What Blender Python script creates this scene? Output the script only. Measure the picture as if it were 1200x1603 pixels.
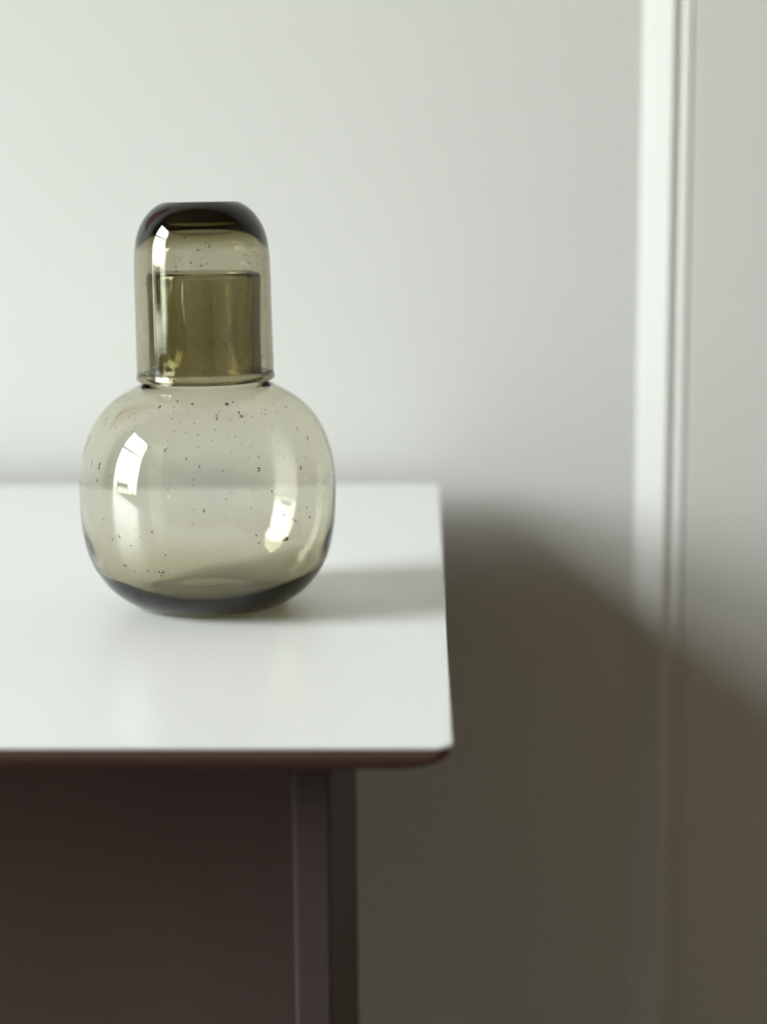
import bpy, bmesh, math, random
from mathutils import Vector, Matrix
S = bpy.context.scene
for o in list(bpy.data.objects):
    bpy.data.objects.remove(o, do_unlink=True)

# ------------------------------------------------------------------ camera
TZ = 0.74                                    # table top height
cam_d = bpy.data.cameras.new('camera'); cam = bpy.data.objects.new('camera', cam_d)
S.collection.objects.link(cam); S.camera = cam
p, y, r = math.radians(9.8), math.radians(1.3), math.radians(0.4)
F = Vector((-math.sin(y) * math.cos(p), math.cos(y) * math.cos(p), -math.sin(p)))
R = F.cross(Vector((0, 0, 1))).normalized(); U = R.cross(F)
R2 = R * math.cos(r) - U * math.sin(r); U2 = U * math.cos(r) + R * math.sin(r)
cam.matrix_world = Matrix.Translation((0, 0, 0.96)) @ Matrix((R2, U2, -F)).transposed().to_4x4()
cam_d.sensor_fit = 'HORIZONTAL'; cam_d.sensor_width = 24; cam_d.lens = 2900 / 1200 * 24
cam_d.clip_start = 0.01
cam_d.dof.use_dof = True; cam_d.dof.focus_distance = 0.935; cam_d.dof.aperture_fstop = 3.4

# ------------------------------------------------------------------ daylight outside the windows
W = bpy.data.worlds.new('sky'); S.world = W; W.use_nodes = True
nt = W.node_tree; nt.nodes.clear()
out = nt.nodes.new('ShaderNodeOutputWorld'); bg = nt.nodes.new('ShaderNodeBackground')
tc = nt.nodes.new('ShaderNodeTexCoord'); sx = nt.nodes.new('ShaderNodeSeparateXYZ'); cr = nt.nodes.new('ShaderNodeValToRGB')
nt.links.new(tc.outputs['Generated'], sx.inputs[0]); nt.links.new(sx.outputs['Z'], cr.inputs[0])
cr.color_ramp.elements[0].position = 0.0; cr.color_ramp.elements[0].color = (0.17, 0.18, 0.15, 1)
cr.color_ramp.elements[1].position = 1.0; cr.color_ramp.elements[1].color = (0.955, 0.985, 1.0, 1)
e = cr.color_ramp.elements.new(0.03); e.color = (0.335, 0.345, 0.35, 1)   # overcast sky: zenith about three times the horizon
nt.links.new(cr.outputs[0], bg.inputs[0]); bg.inputs['Strength'].default_value = 65.0
nt.links.new(bg.outputs[0], out.inputs[0])

def portal(name, y0, y1, z0, z1, x):         # tells Cycles where the daylight enters
    l = bpy.data.lights.new(name, 'AREA'); l.shape = 'RECTANGLE'
    l.size = z1 - z0; l.size_y = y1 - y0
    l.cycles.is_portal = True
    o = bpy.data.objects.new(name, l); S.collection.objects.link(o)
    o.location = (x, (y0 + y1) / 2, (z0 + z1) / 2); o.rotation_euler = (0, -math.pi / 2, 0)
LX = -4.49                                   # inner face of the left wall
WIN1 = (-1.73, 0.65, 0.52, 4.36); WIN2 = (-7.45, -6.65, 0.60, 4.36)
portal('window_portal', *WIN1, LX - 0.085)
portal('narrow_window_portal', *WIN2, LX - 0.085)

vs = S.view_settings
vs.view_transform = 'Standard'; vs.look = 'None'; vs.gamma = 1; vs.exposure = 0.0; vs.use_curve_mapping = False
cy = S.cycles
cy.max_bounces = 24; cy.diffuse_bounces = 6; cy.glossy_bounces = 10; cy.transmission_bounces = 20
cy.transparent_max_bounces = 16; cy.volume_bounces = 0
cy.caustics_refractive = True; cy.caustics_reflective = False
cy.sample_clamp_indirect = 60.0; cy.sample_clamp_direct = 0
cy.use_denoising = True
try: cy.denoiser = 'OPENIMAGEDENOISE'
except Exception: pass
cy.use_adaptive_sampling = False

# ------------------------------------------------------------------ materials
def mat(name, col, rough=0.5, bump=0.0, bscale=60, var=0.0, vscale=8, stretch=(1, 1, 1), spec=0.5, metal=0.0):
    m = bpy.data.materials.new(name); m.use_nodes = True; n = m.node_tree; b = n.nodes['Principled BSDF']
    b.inputs['Base Color'].default_value = (*col, 1); b.inputs['Roughness'].default_value = rough
    b.inputs['Specular IOR Level'].default_value = spec; b.inputs['Metallic'].default_value = metal
    t = n.nodes.new('ShaderNodeTexCoord'); mp = n.nodes.new('ShaderNodeMapping'); mp.inputs['Scale'].default_value = stretch
    n.links.new(t.outputs['Object'], mp.inputs[0])
    if var:
        nz = n.nodes.new('ShaderNodeTexNoise'); nz.inputs['Scale'].default_value = vscale; nz.inputs['Detail'].default_value = 5
        n.links.new(mp.outputs[0], nz.inputs['Vector'])
        rp = n.nodes.new('ShaderNodeValToRGB')
        rp.color_ramp.elements[0].position = 0.3; rp.color_ramp.elements[1].position = 0.7
        rp.color_ramp.elements[0].color = (*[c * (1 - var) for c in col], 1)
        rp.color_ramp.elements[1].color = (*[min(1, c * (1 + var)) for c in col], 1)
        n.links.new(nz.outputs['Fac'], rp.inputs[0]); n.links.new(rp.outputs[0], b.inputs['Base Color'])
    if bump:
        nb = n.nodes.new('ShaderNodeTexNoise'); nb.inputs['Scale'].default_value = bscale; nb.inputs['Detail'].default_value = 3
        n.links.new(mp.outputs[0], nb.inputs['Vector'])
        bp = n.nodes.new('ShaderNodeBump'); bp.inputs['Strength'].default_value = bump; bp.inputs['Distance'].default_value = 0.002
        n.links.new(nb.outputs['Fac'], bp.inputs['Height']); n.links.new(bp.outputs[0], b.inputs['Normal'])
    return m
M_wall = mat('painted_wall', (0.735, 0.735, 0.71), 0.75, 0.05, 40, 0.012, 3)
M_trim = mat('painted_trim', (0.80, 0.80, 0.77), 0.45, 0.03, 30)
M_door = mat('painted_door', (0.765, 0.76, 0.73), 0.55, 0.03, 40, 0.01, 4)
M_brownwall = mat('brown_wall', (0.44, 0.39, 0.31), 0.8, 0.05, 40)
M_floor = mat('dark_oak_floor', (0.08, 0.05, 0.035), 0.4, 0.1, 30, 0.25, 6, (1, 12, 1))
M_ceil = mat('stained_timber_ceiling', (0.42, 0.33, 0.24), 0.6, 0.1, 30, 0.2, 6, (12, 1, 1))
M_lam = mat('white_laminate', (0.80, 0.805, 0.81), 0.32, 0.015, 90)
M_wood = mat('dark_brown_wood', (0.056, 0.036, 0.033), 0.8, 0.05, 30, 0.15, 10, (1, 1, 8))
M_edge = mat('reddish_brown_edge', (0.15, 0.085, 0.066), 0.6, 0.05, 30, 0.1, 10, (1, 1, 8))
M_panel = mat('dark_panel_wood', (0.105, 0.066, 0.058), 0.65, 0.05, 30, 0.08, 4, (5, 1, 1))
M_frame = mat('window_frame_paint', (0.45, 0.44, 0.41), 0.5)
M_terra = mat('terracotta_canvas', (0.55, 0.17, 0.07), 0.7, 0.2, 300)

def glass(name, col, dens, ior=1.5):
    m = bpy.data.materials.new(name); m.use_nodes = True; n = m.node_tree; n.nodes.clear()
    o = n.nodes.new('ShaderNodeOutputMaterial'); g = n.nodes.new('ShaderNodeBsdfGlass')
    g.inputs['IOR'].default_value = ior; g.inputs['Roughness'].default_value = 0.0; g.inputs['Color'].default_value = (1, 1, 1, 1)
    n.links.new(g.outputs[0], o.inputs['Surface'])
    t = n.nodes.new('ShaderNodeTexCoord'); nz = n.nodes.new('ShaderNodeTexNoise'); nz.inputs['Scale'].default_value = 28
    n.links.new(t.outputs['Object'], nz.inputs['Vector'])
    bp = n.nodes.new('ShaderNodeBump'); bp.inputs['Strength'].default_value = 0.12; bp.inputs['Distance'].default_value = 0.001
    n.links.new(nz.outputs['Fac'], bp.inputs['Height']); n.links.new(bp.outputs[0], g.inputs['Normal'])
    if dens:
        a = n.nodes.new('ShaderNodeVolumeAbsorption'); a.inputs['Color'].default_value = (*col, 1); a.inputs['Density'].default_value = dens
        n.links.new(a.outputs[0], o.inputs['Volume'])
    return m
M_carafe = glass('olive_smoke_glass', (0.54, 0.49, 0.215), 203)
M_tumbler = glass('deep_olive_smoke_glass', (0.50, 0.455, 0.215), 236)
M_air = glass('trapped_air', (1, 1, 1), 0)
M_pane = bpy.data.materials.new('window_pane_glass'); M_pane.use_nodes = True
n = M_pane.node_tree; n.nodes.clear()
o = n.nodes.new('ShaderNodeOutputMaterial'); mx = n.nodes.new('ShaderNodeMixShader'); tr = n.nodes.new('ShaderNodeBsdfTransparent')
gl = n.nodes.new('ShaderNodeBsdfGlossy'); gl.inputs['Roughness'].default_value = 0.02
fr = n.nodes.new('ShaderNodeFresnel'); fr.inputs['IOR'].default_value = 1.45
tr.inputs[0].default_value = (0.95, 0.97, 0.96, 1)
n.links.new(fr.outputs[0], mx.inputs[0]); n.links.new(tr.outputs[0], mx.inputs[1]); n.links.new(gl.outputs[0], mx.inputs[2]); n.links.new(mx.outputs[0], o.inputs[0])

# ------------------------------------------------------------------ helpers
def link(name, bm, m, parent=None, smooth=False, loc=(0, 0, 0), recalc=True):
    if recalc: bmesh.ops.recalc_face_normals(bm, faces=bm.faces)
    me = bpy.data.meshes.new(name); bm.to_mesh(me); bm.free()
    for mm in (m if isinstance(m, (list, tuple)) else [m]): me.materials.append(mm)
    if smooth:
        for f in me.polygons: f.use_smooth = True
    o = bpy.data.objects.new(name, me); S.collection.objects.link(o); o.location = loc
    if parent: o.parent = parent
    return o
def empty(name, loc=(0, 0, 0)):
    o = bpy.data.objects.new(name, None); S.collection.objects.link(o); o.location = loc; return o
def tag(o, label, cat, group=None):
    o['label'] = label; o['category'] = cat
    if group: o['group'] = group
    return o
def struct(o): o['kind'] = 'structure'; return o
def box(bm, x0, x1, y0, y1, z0, z1, bev=0.0):
    r_ = bmesh.ops.create_cube(bm, size=1)
    bmesh.ops.scale(bm, vec=(x1 - x0, y1 - y0, z1 - z0), verts=r_['verts'])
    bmesh.ops.translate(bm, vec=((x0 + x1) / 2, (y0 + y1) / 2, (z0 + z1) / 2), verts=r_['verts'])
    if bev:
        es = list({e for v in r_['verts'] for e in v.link_edges})
        bmesh.ops.bevel(bm, geom=es, offset=bev, segments=2, profile=0.5, affect='EDGES')
def bxo(name, b, m, parent=None, bev=0.0, loc=(0, 0, 0)):
    bm = bmesh.new(); box(bm, *b, bev); return link(name, bm, m, parent, loc=loc)
def catmull(P, k):
    P = [Vector(q) for q in P]; Q = [P[0]] + P + [P[-1]]; o = []
    for i in range(1, len(Q) - 2):
        a, b, c, d = Q[i - 1:i + 3]
        for j in range(k):
            t = j / k
            o.append(0.5 * ((2 * b) + (c - a) * t + (2 * a - 5 * b + 4 * c - d) * t * t + (3 * b - a - 3 * c + d) * t ** 3))
    o.append(P[-1]); return o
def revolve(bm, prof, seg=200, wob=None):
    rings = []
    for q in prof:
        if q[0] < 1e-6: rings.append([bm.verts.new((0, 0, q[1]))]); continue
        ring = []
        for k in range(seg):
            a = 2 * math.pi * k / seg; rr = q[0] + (wob(q[0], q[1], a, q[2] if len(q) > 2 else 0) if wob else 0)
            ring.append(bm.verts.new((rr * math.cos(a), rr * math.sin(a), q[1])))
        rings.append(ring)
    for A, B in zip(rings, rings[1:]):
        if len(A) == 1 and len(B) == 1: continue
        for k in range(seg):
            k2 = (k + 1) % seg
            if len(A) == 1: bm.faces.new((A[0], B[k], B[k2]))
            elif len(B) == 1: bm.faces.new((A[k], B[0], A[k2]))
            else: bm.faces.new((A[k], B[k], B[k2], A[k2]))

# ------------------------------------------------------------------ the room
WY, RX, FY, CZ = 1.430, 3.4, -7.7, 4.7
struct(bxo('floor', (LX - 0.2, RX + 0.2, FY - 0.2, WY + 0.2, -0.1, 0), M_floor))
struct(bxo('ceiling', (LX - 0.2, RX + 0.2, FY - 0.2, WY + 0.2, CZ, CZ + 0.1), M_ceil))
struct(bxo('wall_right', (RX, RX + 0.2, FY, WY, 0, CZ), M_brownwall))
struct(bxo('wall_front', (LX - 0.2, RX + 0.2, FY - 0.2, FY, 0, CZ), M_brownwall))
bm = bmesh.new()                                             # back wall, with the door opening
box(bm, LX - 0.2, 0.185, WY, WY + 0.2, 0, CZ); box(bm, 0.185, 1.10, WY, WY + 0.2, 2.10, CZ)
box(bm, 1.10, RX + 0.2, WY, WY + 0.2, 0, CZ)
struct(link('wall_back', bm, M_wall))
bm = bmesh.new()                                             # left wall round two window openings
a0, a1, zb, zt = WIN1; b0, b1 = WIN2[:2]
for y0, y1 in ((FY, b0), (b1, a0), (a1, WY)): box(bm, LX - 0.08, LX, y0, y1, 0, CZ)
for y0, y1 in ((b0, b1), (a0, a1)):
    box(bm, LX - 0.08, LX, y0, y1, 0, zb); box(bm, LX - 0.08, LX, y0, y1, zt, CZ)
struct(link('wall_left', bm, M_wall))

def window(name, w, bars_y, bar_z, top_y, top_z):
    y0, y1, z0, z1 = w; root = struct(empty(name, (LX - 0.05, (y0 + y1) / 2, z0)))
    c = Vector(root.location)
    def part(nm, b, m, bev=0.002):
        return bxo(nm, (b[0] - c.x, b[1] - c.x, b[2] - c.y, b[3] - c.y, b[4] - c.z, b[5] - c.z), m, root, bev)
    fw = 0.045 if y1 - y0 > 0.3 else 0.008
    xa, xb = LX - 0.075, LX - 0.03
    bm = bmesh.new()
    for b in ((y0, y0 + fw, z0, z1), (y1 - fw, y1, z0, z1), (y0 + fw, y1 - fw, z0, z0 + fw), (y0 + fw, y1 - fw, z1 - fw, z1)):
        box(bm, xa - c.x, xb - c.x, b[0] - c.y, b[1] - c.y, b[2] - c.z, b[3] - c.z)
    link('window_frame', bm, M_frame, root)
    part('transom', (xa, xb, y0 + fw, y1 - fw, bar_z - 0.08, bar_z + 0.08), M_frame)
    for q in bars_y:
        part('mullion', (xa + 0.01, xb - 0.01, q - 0.035, q + 0.035, z0 + fw, bar_z - 0.081), M_frame)
    for q in top_y:
        part('glazing_bar', (xa + 0.015, xb - 0.015, q - 0.016, q + 0.016, bar_z + 0.081, z1 - fw - 0.001), M_frame)
    for q in top_z:
        part('glazing_bar', (xa + 0.017, xb - 0.017, y0 + fw, y1 - fw, q - 0.014, q + 0.014), M_frame)
    zs = [z0 + fw, bar_z - 0.08, bar_z + 0.08, z1 - fw]
    for s, e in ((0, 1), (2, 3)):
        ys = [y0 + fw] + (bars_y if s == 0 else []) + [y1 - fw]
        for ya, yb in zip(ys, ys[1:]):
            part('pane', (LX - 0.055, LX - 0.051, ya + 0.0005, yb - 0.0005, zs[s] + 0.0005, zs[e] - 0.0005), M_pane, 0)
    part('window_sill', (LX - 0.029, LX + 0.06 if fw > 0.01 else LX, y0, y1, z0 - 0.0, z0 + 0.025), M_trim, 0.004)
window('window_1', WIN1, [0.34], 2.82, [-1.27, -0.73, -0.20, 0.34], [3.13, 3.44, 3.75, 4.04])
window('window_2', WIN2, [], 2.43, [], [])

# door casing: moulding profile (x, distance out from the wall), run up the wall
x0 = 0.1645
prof = [(0, 0), (0.0004, 0.0006), (0.0212, 0.0064), (0.0220, 0.0065), (0.0228, 0.0062), (0.0280, 0.0046), (0.0286, 0.0046), (0.0293, 0.0052),
        (0.0310, 0.0058), (0.0330, 0.0061), (0.0346, 0.0060), (0.0354, 0.0056), (0.0356, -0.03), (0.0203, -0.03), (0.0203, 0.0)]
def moulding(name, pr, xs, sgn, z0, z1):
    bm = bmesh.new()
    lo = [bm.verts.new((xs + sgn * a, WY - b, z0)) for a, b in pr]; hi = [bm.verts.new((xs + sgn * a, WY - b, z1)) for a, b in pr]
    for i in range(len(pr)):
        j = (i + 1) % len(pr); bm.faces.new((lo[i], lo[j], hi[j], hi[i]))
    bm.faces.new(lo); bm.faces.new(hi)
    o = link(name, bm, M_trim)
    return struct(o)
moulding('trim_1', prof, x0, 1, 0, 2.08)
moulding('trim_2', prof, 1.1205, -1, 0, 2.08)
struct(bxo('trim_3', (0.1645, 1.1205, WY - 0.011, WY, 2.081, 2.135), M_trim, None, 0.003))
door = struct(empty('door_1', (x0 + 0.0358, WY - 0.0054, 0.0)))
bm = bmesh.new(); box(bm, 0, 0.88, 0, 0.04, 0.006, 2.075, 0.002)
link('door_leaf', bm, M_door, door)
hd = bmesh.new(); bmesh.ops.create_cone(hd, cap_ends=True, segments=24, radius1=0.025, radius2=0.025, depth=0.006, matrix=Matrix.Translation((0.82, -0.0035, 1.0)) @ Matrix.Rotation(math.pi / 2, 4, 'X'))
bmesh.ops.create_cone(hd, cap_ends=True, segments=16, radius1=0.008, radius2=0.008, depth=0.04, matrix=Matrix.Translation((0.82, -0.026, 1.0)) @ Matrix.Rotation(math.pi / 2, 4, 'X'))
box(hd, 0.71, 0.828, -0.052, -0.038, 0.992, 1.008, 0.003)
link('door_handle', hd, mat('brushed_steel', (0.5, 0.5, 0.48), 0.35, metal=1.0), door)
struct(bxo('baseboard_back', (LX, x0 - 0.001, WY - 0.014, WY, 0, 0.10), M_trim, None, 0.003))

# ------------------------------------------------------------------ the table
TX0, TX1, TY0, TY1 = -1.50, 0.0110, 0.7190, 1.4020
table = tag(empty('table', ((TX0 + TX1) / 2, (TY0 + TY1) / 2, 0)), 'white-topped table with dark brown undercut edge and slab leg against the wall', 'table')
tc_ = Vector(table.location)
def rrect(inset, rad, n=8):
    x0, x1, y0, y1 = TX0 + inset - tc_.x, TX1 - inset - tc_.x, TY0 + inset - tc_.y, TY1 - inset - tc_.y
    pts = []
    for cx, cyy, a in ((x1 - rad, y1 - rad, 0), (x0 + rad, y1 - rad, 90), (x0 + rad, y0 + rad, 180), (x1 - rad, y0 + rad, 270)):
        for k in range(n + 1):
            t = math.radians(a + 90 * k / n); pts.append((cx + rad * math.cos(t), cyy + rad * math.sin(t)))
    return pts
def loft(name, layers, m, parent, smooth=False):
    bm = bmesh.new(); rs = []
    for ins, rad, z in layers: rs.append([bm.verts.new((a, b, z)) for a, b in rrect(ins, rad)])
    for A, B in zip(rs, rs[1:]):
        for k in range(len(A)): bm.faces.new((A[k], A[(k + 1) % len(A)], B[(k + 1) % len(A)], B[k]))
    bm.faces.new(rs[0]); bm.faces.new(rs[-1])
    return link(name, bm, m, parent, smooth)
top = loft('tabletop', [(0.0004, 0.006, TZ - 0.0016), (0, 0.006, TZ - 0.0012), (0, 0.006, TZ - 0.0006), (0.0006, 0.006, TZ)], M_lam, table)
core = [(0.0002, 0.006, TZ - 0.0017)]
for k in range(0, 11):
    t = math.radians(90 * k / 10); core.append((0.0006 + 0.030 * (1 - math.cos(t)), 0.006 + 0.012 * (1 - math.cos(t)), TZ - 0.002 - 0.0145 * math.sin(t)))
loft('table_edge', core, M_edge, table)['label'] = 'dark brown undercut edge below the white top'
UZ = TZ - 0.0166
def slab(xa, xb, ya, yb, nm, z1=UZ, bev=0.0012):
    return bxo(nm, (xa - tc_.x, xb - tc_.x, ya - tc_.y, yb - tc_.y, 0, z1), M_wood, table, bev)
slab(-0.0570, -0.0412, 0.760, 1.060, 'leg'); slab(-1.448, -1.432, 0.760, 1.060, 'leg')
# curved corner brace at the top of the leg
bm = bmesh.new(); pts = [(0, 0), (0, -0.016)] + [(-0.010 + 0.010 * math.cos(t), -0.016 + 0.016 * math.sin(t)) for t in [math.radians(a) for a in range(10, 90, 10)]] + [(-0.010, 0)]
for xx, sg in ((-0.0571, 1),):
    vs0 = [bm.verts.new((xx + a - tc_.x, 0.764 - tc_.y, UZ - 0.0002 + b)) for a, b in pts]; vs1 = [bm.verts.new((xx + a - tc_.x, 1.05 - tc_.y, UZ - 0.0002 + b)) for a, b in pts]
    for i in range(len(pts)): bm.faces.new((vs0[i], vs0[(i + 1) % len(pts)], vs1[(i + 1) % len(pts)], vs1[i]))
    bm.faces.new(vs0); bm.faces.new(vs1)
link('corner_brace', bm, M_wood, table)
bxo('modesty_panel', (-1.431 - tc_.x, -0.0575 - tc_.x, 0.90 - tc_.y, 0.918 - tc_.y, 0.12, UZ - 0.017), M_panel, table, 0.002)

# ------------------------------------------------------------------ the carafe and the tumbler over its neck
random.seed(11)
AX = (-0.1165, 0.984)
mm = 0.001
outer = [(0, 4.6), (12, 4.2), (22, 3.0), (29, 1.0), (33.5, 0.0), (37.5, 0.7), (43, 2.9), (50, 7.4), (56, 13.2), (61.5, 21.5), (65.5, 32), (67.8, 45), (68.5, 58),
         (68.3, 70), (66.8, 81), (63.5, 92), (58.5, 101.5), (52, 109), (45, 114.3), (38.5, 117.8), (34, 120.2), (31.2, 123.4), (30.0, 128), (29.7, 140), (29.8, 158), (30.0, 174), (29.9, 177.2)]
lip = [(29.1, 178.4), (27.6, 178.8), (26.2, 178.2), (25.6, 176.5)]
inner = [(24.6, 170), (23.7, 155), (23.4, 140), (24.2, 131), (27.0, 124.5), (31.0, 119.6), (36, 116.9), (44.1, 112.8), (51.0, 107.7), (57.4, 100.5), (62.2, 91.5), (65.4, 80.7),
         (67.0, 70), (67.2, 58), (66.4, 45.4), (63.6, 33.2), (59.2, 22.6), (52.6, 15.0), (45, 9.6), (38, 6.8), (31, 6.0), (23, 7.0), (12, 8.6), (0, 9.2)]
P = [(a * mm, b * mm) for a, b in outer + lip + inner]
ph = [random.uniform(0, 6.28) for _ in range(12)]
def wob_c(rr, z, a, _):
    w = 0
    if rr < 0.0272 and 0.13 < z < 0.178:                       # tool marks drawn up the inside of the neck
        s = min(1, (z - 0.13) / 0.01, (0.178 - z) / 0.01 + 0.2)
        w += s * 0.00022 * (math.sin(5 * a + ph[0]) + 0.8 * math.sin(9 * a + ph[1]) + 0.7 * math.sin(14 * a + ph[2] + 20 * z) + 0.4 * math.sin(23 * a + ph[3]))
    elif 0.0285 < rr < 0.0315 and z > 0.125:
        w += 0.00008 * (math.sin(7 * a + ph[4]) + math.sin(11 * a + ph[5]))
    if rr > 0.03 and z > 0.02: w += 0.00018 * math.sin(2 * a + ph[6]) + 0.0001 * math.sin(3 * a + ph[7] + 30 * z)
    return w
pc = catmull([(a, b, 0) for a, b in P], 5)
carafe = tag(empty('carafe', (AX[0], AX[1], TZ + 0.0002)), 'round olive smoke-glass carafe with seeded bubbles standing on the white table', 'carafe')
bm = bmesh.new(); revolve(bm, [(max(0, q.x) if i not in (0, len(pc) - 1) else 0, q.y, 0) for i, q in enumerate(pc)], 224, wob_c)
link('body', bm, M_carafe, carafe, True)

touter = [(34.9, 121.3), (36.3, 121.7), (36.9, 122.9), (36.7, 124.4), (36.4, 126.2), (36.45, 132), (36.2, 150), (35.9, 181), (35.3, 190), (34.2, 197), (31.8, 203.4), (28.4, 208.6), (24.6, 212.3), (21.2, 214.3), (19.4, 214.95), (17.5, 214.9), (12, 214.1), (0, 213.7)]
tinner = [(0, 204.6), (10, 204.5), (18, 203.8), (24, 202.4), (28.6, 199.0), (32.0, 192.5), (33.1, 184), (33.4, 160), (33.6, 140), (33.6, 128), (33.2, 125), (32.9, 123.4), (33.2, 121.9)]
def wob_t(rr, z, a, _):
    return 0.00010 * (math.sin(3 * a + ph[8]) + math.sin(2 * a + ph[9] + 15 * z)) * min(1, rr / 0.03)
po = catmull([(a * mm, b * mm, 0) for a, b in touter], 5); pi_ = catmull([(a * mm, b * mm, 0) for a, b in tinner], 5)
tum = tag(empty('tumbler', (AX[0], AX[1], TZ + 0.1213)), 'dark olive glass tumbler turned upside down over the neck of the carafe', 'glass')
prf = [(max(0, q.x), q.y - 0.1213, 0) for q in po[:-1]] + [(0, po[-1].y - 0.1213, 0)]
prf2 = [(0, pi_[0].y - 0.1213, 0)] + [(max(0, q.x), q.y - 0.1213, 0) for q in pi_[1:]]
bm = bmesh.new(); revolve(bm, prf, 200, wob_t); n1 = len(prf)
revolve(bm, prf2, 200, wob_t)
# close the rim between the two shells
bm.verts.ensure_lookup_table()
ring_o = list(bm.verts)[0:200]; ring_i = list(bm.verts)[-200:]
for k in range(200): bm.faces.new((ring_o[k], ring_o[(k + 1) % 200], ring_i[(k + 1) % 200], ring_i[k]))
link('body', bm, M_tumbler, tum, True)
tum.rotation_euler = (0, math.radians(-0.5), 0); tum.location.x -= 0.0; tum.location.z += 0.0006

# trapped air bubbles (tiny ellipsoids inside the glass wall)
def interp(prof, z):
    for a, b in zip(prof, prof[1:]):
        if (a[1] - z) * (b[1] - z) <= 0 and a[1] != b[1]:
            t = (z - a[1]) / (b[1] - a[1]); return a[0] + t * (b[0] - a[0])
    return None
ico = bmesh.new(); bmesh.ops.create_icosphere(ico, subdivisions=2, radius=1)
IV = [v.co.copy() for v in ico.verts]; IF = [tuple(v.index for v in f.verts) for f in ico.faces]; ico.free()
def bubble(V, Fc, c, ax3, rad):                                # rad: radial, tangential, vertical
    b0 = len(V)
    for v in IV: V.append(c + ax3[0] * (v.x * rad[0]) + ax3[1] * (v.y * rad[1]) + ax3[2] * (v.z * rad[2]))
    for f in IF: Fc.append(tuple(b0 + i for i in reversed(f)))  # normals point into the air pocket
def wall_bubble(V, Fc, po_, pi2, a, z, s, el=1.2, tw=1.0, pos=0.5):
    ro, ri = interp(po_, z), interp(pi2, z)
    if ro is None or ri is None: return
    d = 0.25
    r2 = interp(po_, z + d); dr = (r2 - ro) / d if r2 else 0
    nr = Vector((1, -dr)).normalized()
    th = (ro - ri) * nr.x                                      # thickness along the normal
    if th < 0.6: return
    sr = min(s, th * 0.46)
    rc = ro - nr.x * th * pos; zc = z - nr.y * th * pos
    rad3 = Vector((math.cos(a) * nr.x, math.sin(a) * nr.x, nr.y)); tan3 = Vector((-math.sin(a), math.cos(a), 0)); up3 = rad3.cross(tan3)
    bubble(V, Fc, Vector((rc * math.cos(a), rc * math.sin(a), zc)) * mm, (rad3, tan3, up3), (sr * mm, s * tw * mm, s * el * mm))
def stuff(name, V, Fc, parent, off=0.0):
    me = bpy.data.meshes.new(name); me.from_pydata([(v[0], v[1], v[2] - off) for v in V], [], Fc); me.update()
    for f in me.polygons: f.use_smooth = True
    me.materials.append(M_air); o = bpy.data.objects.new(name, me); S.collection.objects.link(o); o.parent = parent; o['kind'] = 'stuff'
OB = outer[4:]; IB = inner
V, Fc = [], []
big = [(-0.837, 44.3, 1.25, 0.8, 1.25), (-2.201, 47.1, 0.85, 1.2, .9), (-2.191, 31.1, 1.0, .8, 1.2), (-1.851, 29.6, 1.3, .6, 1.5), (-2.376, 54.8, 0.6, 1.1, .9), (-2.448, 81.7, 0.9, 2.1, .9),
       (-2.582, 81.7, 0.8, 2.2, .7), (-1.224, 113.6, 1.0, 1.3, 1.0), (-0.747, 53.3, 0.65, 1, 1), (-2.285, 44.8, 0.6, 1.2, .8), (-2.109, 28.5, 0.6, 1, 1), (-1.974, 29.7, 0.75, .6, 1.4),
       (-1.801, 39.1, .5, 1, 1), (-1.616, 114.2, .7, .8, 1.4), (-0.662, 80.1, .9, 1.1, 1), (-1.059, 82, .9, 1.2, 1), (-1.116, 107.8, .8, 1.1, 1.2)]
for a, z, s, el, tw in big: wall_bubble(V, Fc, OB, IB, a, z, s, el, tw, 0.5)
for _ in range(320):
    a = random.uniform(-math.pi, math.pi); q = random.random()
    z = random.uniform(93, 116) if q < 0.42 else random.uniform(14, 60) if q < 0.75 else random.uniform(60, 93)
    s = 0.24 + 0.40 * random.random() ** 2.5
    wall_bubble(V, Fc, OB, IB, a, z, s, random.uniform(1, 2.0) if z > 60 else random.uniform(.8, 1.2), 1.0, random.uniform(.4, .6))
for _ in range(110):                                           # seeds in the thick base
    a = random.uniform(-math.pi, math.pi); rr = random.uniform(5, 44); s = 0.18 + 0.24 * random.random() ** 2
    zc = random.uniform(4.0, 8.0) if rr < 36 else random.uniform(6.5, 9.5)
    bubble(V, Fc, Vector((rr * math.cos(a), rr * math.sin(a), zc)) * mm, (Vector((1, 0, 0)), Vector((0, 1, 0)), Vector((0, 0, 1))), (s * mm,) * 3)
for _ in range(110):                                           # neck
    wall_bubble(V, Fc, OB, IB, random.uniform(-math.pi, math.pi), random.uniform(128, 174), 0.2 + 0.25 * random.random() ** 2, random.uniform(1, 2.2))
stuff('bubbles', V, Fc, carafe)
V, Fc = [], []
TO = touter[2:-2]; TI = tinner[1:]
for _ in range(300):
    wall_bubble(V, Fc, TO, TI, random.uniform(-math.pi, math.pi), random.uniform(124, 201), 0.27 + 0.22 * random.random() ** 2, random.uniform(1, 1.6), 1, random.uniform(.35, .65))
for _ in range(60):
    a = random.uniform(-math.pi, math.pi); rr = random.uniform(0, 20); s = 0.14 + 0.15 * random.random()
    bubble(V, Fc, Vector((rr * math.cos(a), rr * math.sin(a), random.uniform(204.5, 212))) * mm, (Vector((1, 0, 0)), Vector((0, 1, 0)), Vector((0, 0, 1))), (s * mm,) * 3)
stuff('bubbles', V, Fc, tum, 0.1213)

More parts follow.
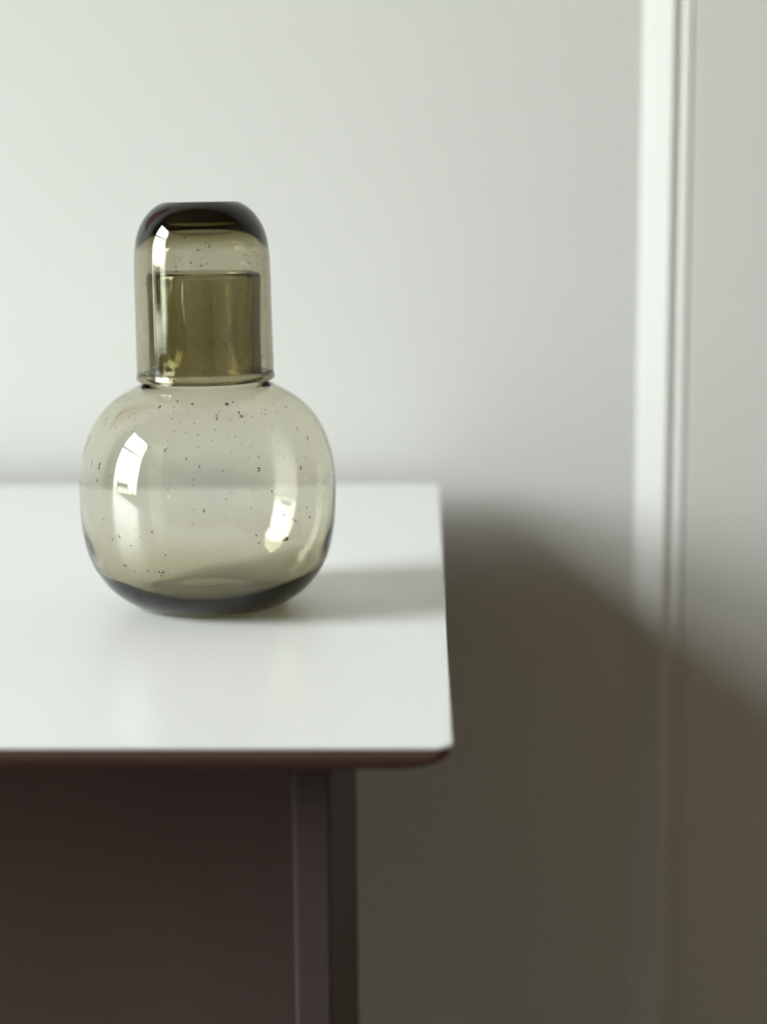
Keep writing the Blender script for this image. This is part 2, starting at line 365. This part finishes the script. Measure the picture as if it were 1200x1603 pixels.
# ------------------------------------------------------------------ things only seen mirrored in the glass
pf = tag(empty('framed_canvas', (-0.80, WY - 0.003, 1.50)), 'terracotta canvas in a thin brown frame on the wall left of the photo', 'picture')
bxo('canvas', (-0.17, 0.17, -0.012, 0, -0.25, 0.25), M_terra, pf)
bm = bmesh.new()
for b in ((-0.19, -0.1705, -0.27, 0.27), (0.1705, 0.19, -0.27, 0.27), (-0.1705, 0.1705, 0.2505, 0.27), (-0.1705, 0.1705, -0.27, -0.2505)):
    box(bm, b[0], b[1], -0.022, 0, b[2], b[3])
link('frame', bm, M_wood, pf)

ch = tag(empty('chair', (-2.02, 0.42, 0)), 'dark brown wooden chair by the window, beyond the left frame edge', 'chair')
ch.rotation_euler = (0, 0, math.radians(-70))                # as the glass mirrors it
bm = bmesh.new(); box(bm, -0.21, 0.21, -0.21, 0.20, 0.43, 0.455, 0.006); link('seat', bm, M_wood, ch)
def taper(nm, a, b, wa, wb):
    bm = bmesh.new(); q = []
    for c, w in ((a, wa), (b, wb)):
        q.append([bm.verts.new((c[0] + i * w, c[1] + j * w, c[2])) for i, j in ((-1, -1), (1, -1), (1, 1), (-1, 1))])
    for k in range(4): bm.faces.new((q[0][k], q[0][(k + 1) % 4], q[1][(k + 1) % 4], q[1][k]))
    bm.faces.new(q[0]); bm.faces.new(q[1]); bmesh.ops.bevel(bm, geom=bm.edges[:], offset=0.003, segments=2, affect='EDGES')
    return link(nm, bm, M_wood, ch)
for sx_ in (-1, 1):
    taper('leg', (sx_ * 0.19, -0.19, 0), (sx_ * 0.18, -0.175, 0.429), 0.012, 0.018)
    taper('leg', (sx_ * 0.19, 0.215, 0), (sx_ * 0.18, 0.175, 0.429), 0.012, 0.018)
    taper('back_post', (sx_ * 0.185, 0.18, 0.456), (sx_ * 0.195, 0.235, 0.93), 0.016, 0.012)
bm = bmesh.new(); rows = []
for k in range(13):                                          # curved top rail
    u = -1 + k / 6; xx = 0.182 * u; yy = 0.228 + 0.025 * (1 - u * u)
    rows.append([bm.verts.new((xx, yy - 0.008, 0.80)), bm.verts.new((xx, yy + 0.008, 0.80)), bm.verts.new((xx, yy + 0.014, 0.92)), bm.verts.new((xx, yy - 0.002, 0.92))])
for A, B in zip(rows, rows[1:]):
    for k in range(4): bm.faces.new((A[k], A[(k + 1) % 4], B[(k + 1) % 4], B[k]))
bm.faces.new(rows[0]); bm.faces.new(rows[-1]); link('top_rail', bm, M_wood, ch)
for k in range(-2, 3):
    taper('spindle', (k * 0.07, 0.185, 0.456), (k * 0.07, 0.228 + 0.025 * (1 - (k * .07 / .182) ** 2), 0.80), 0.006, 0.006)
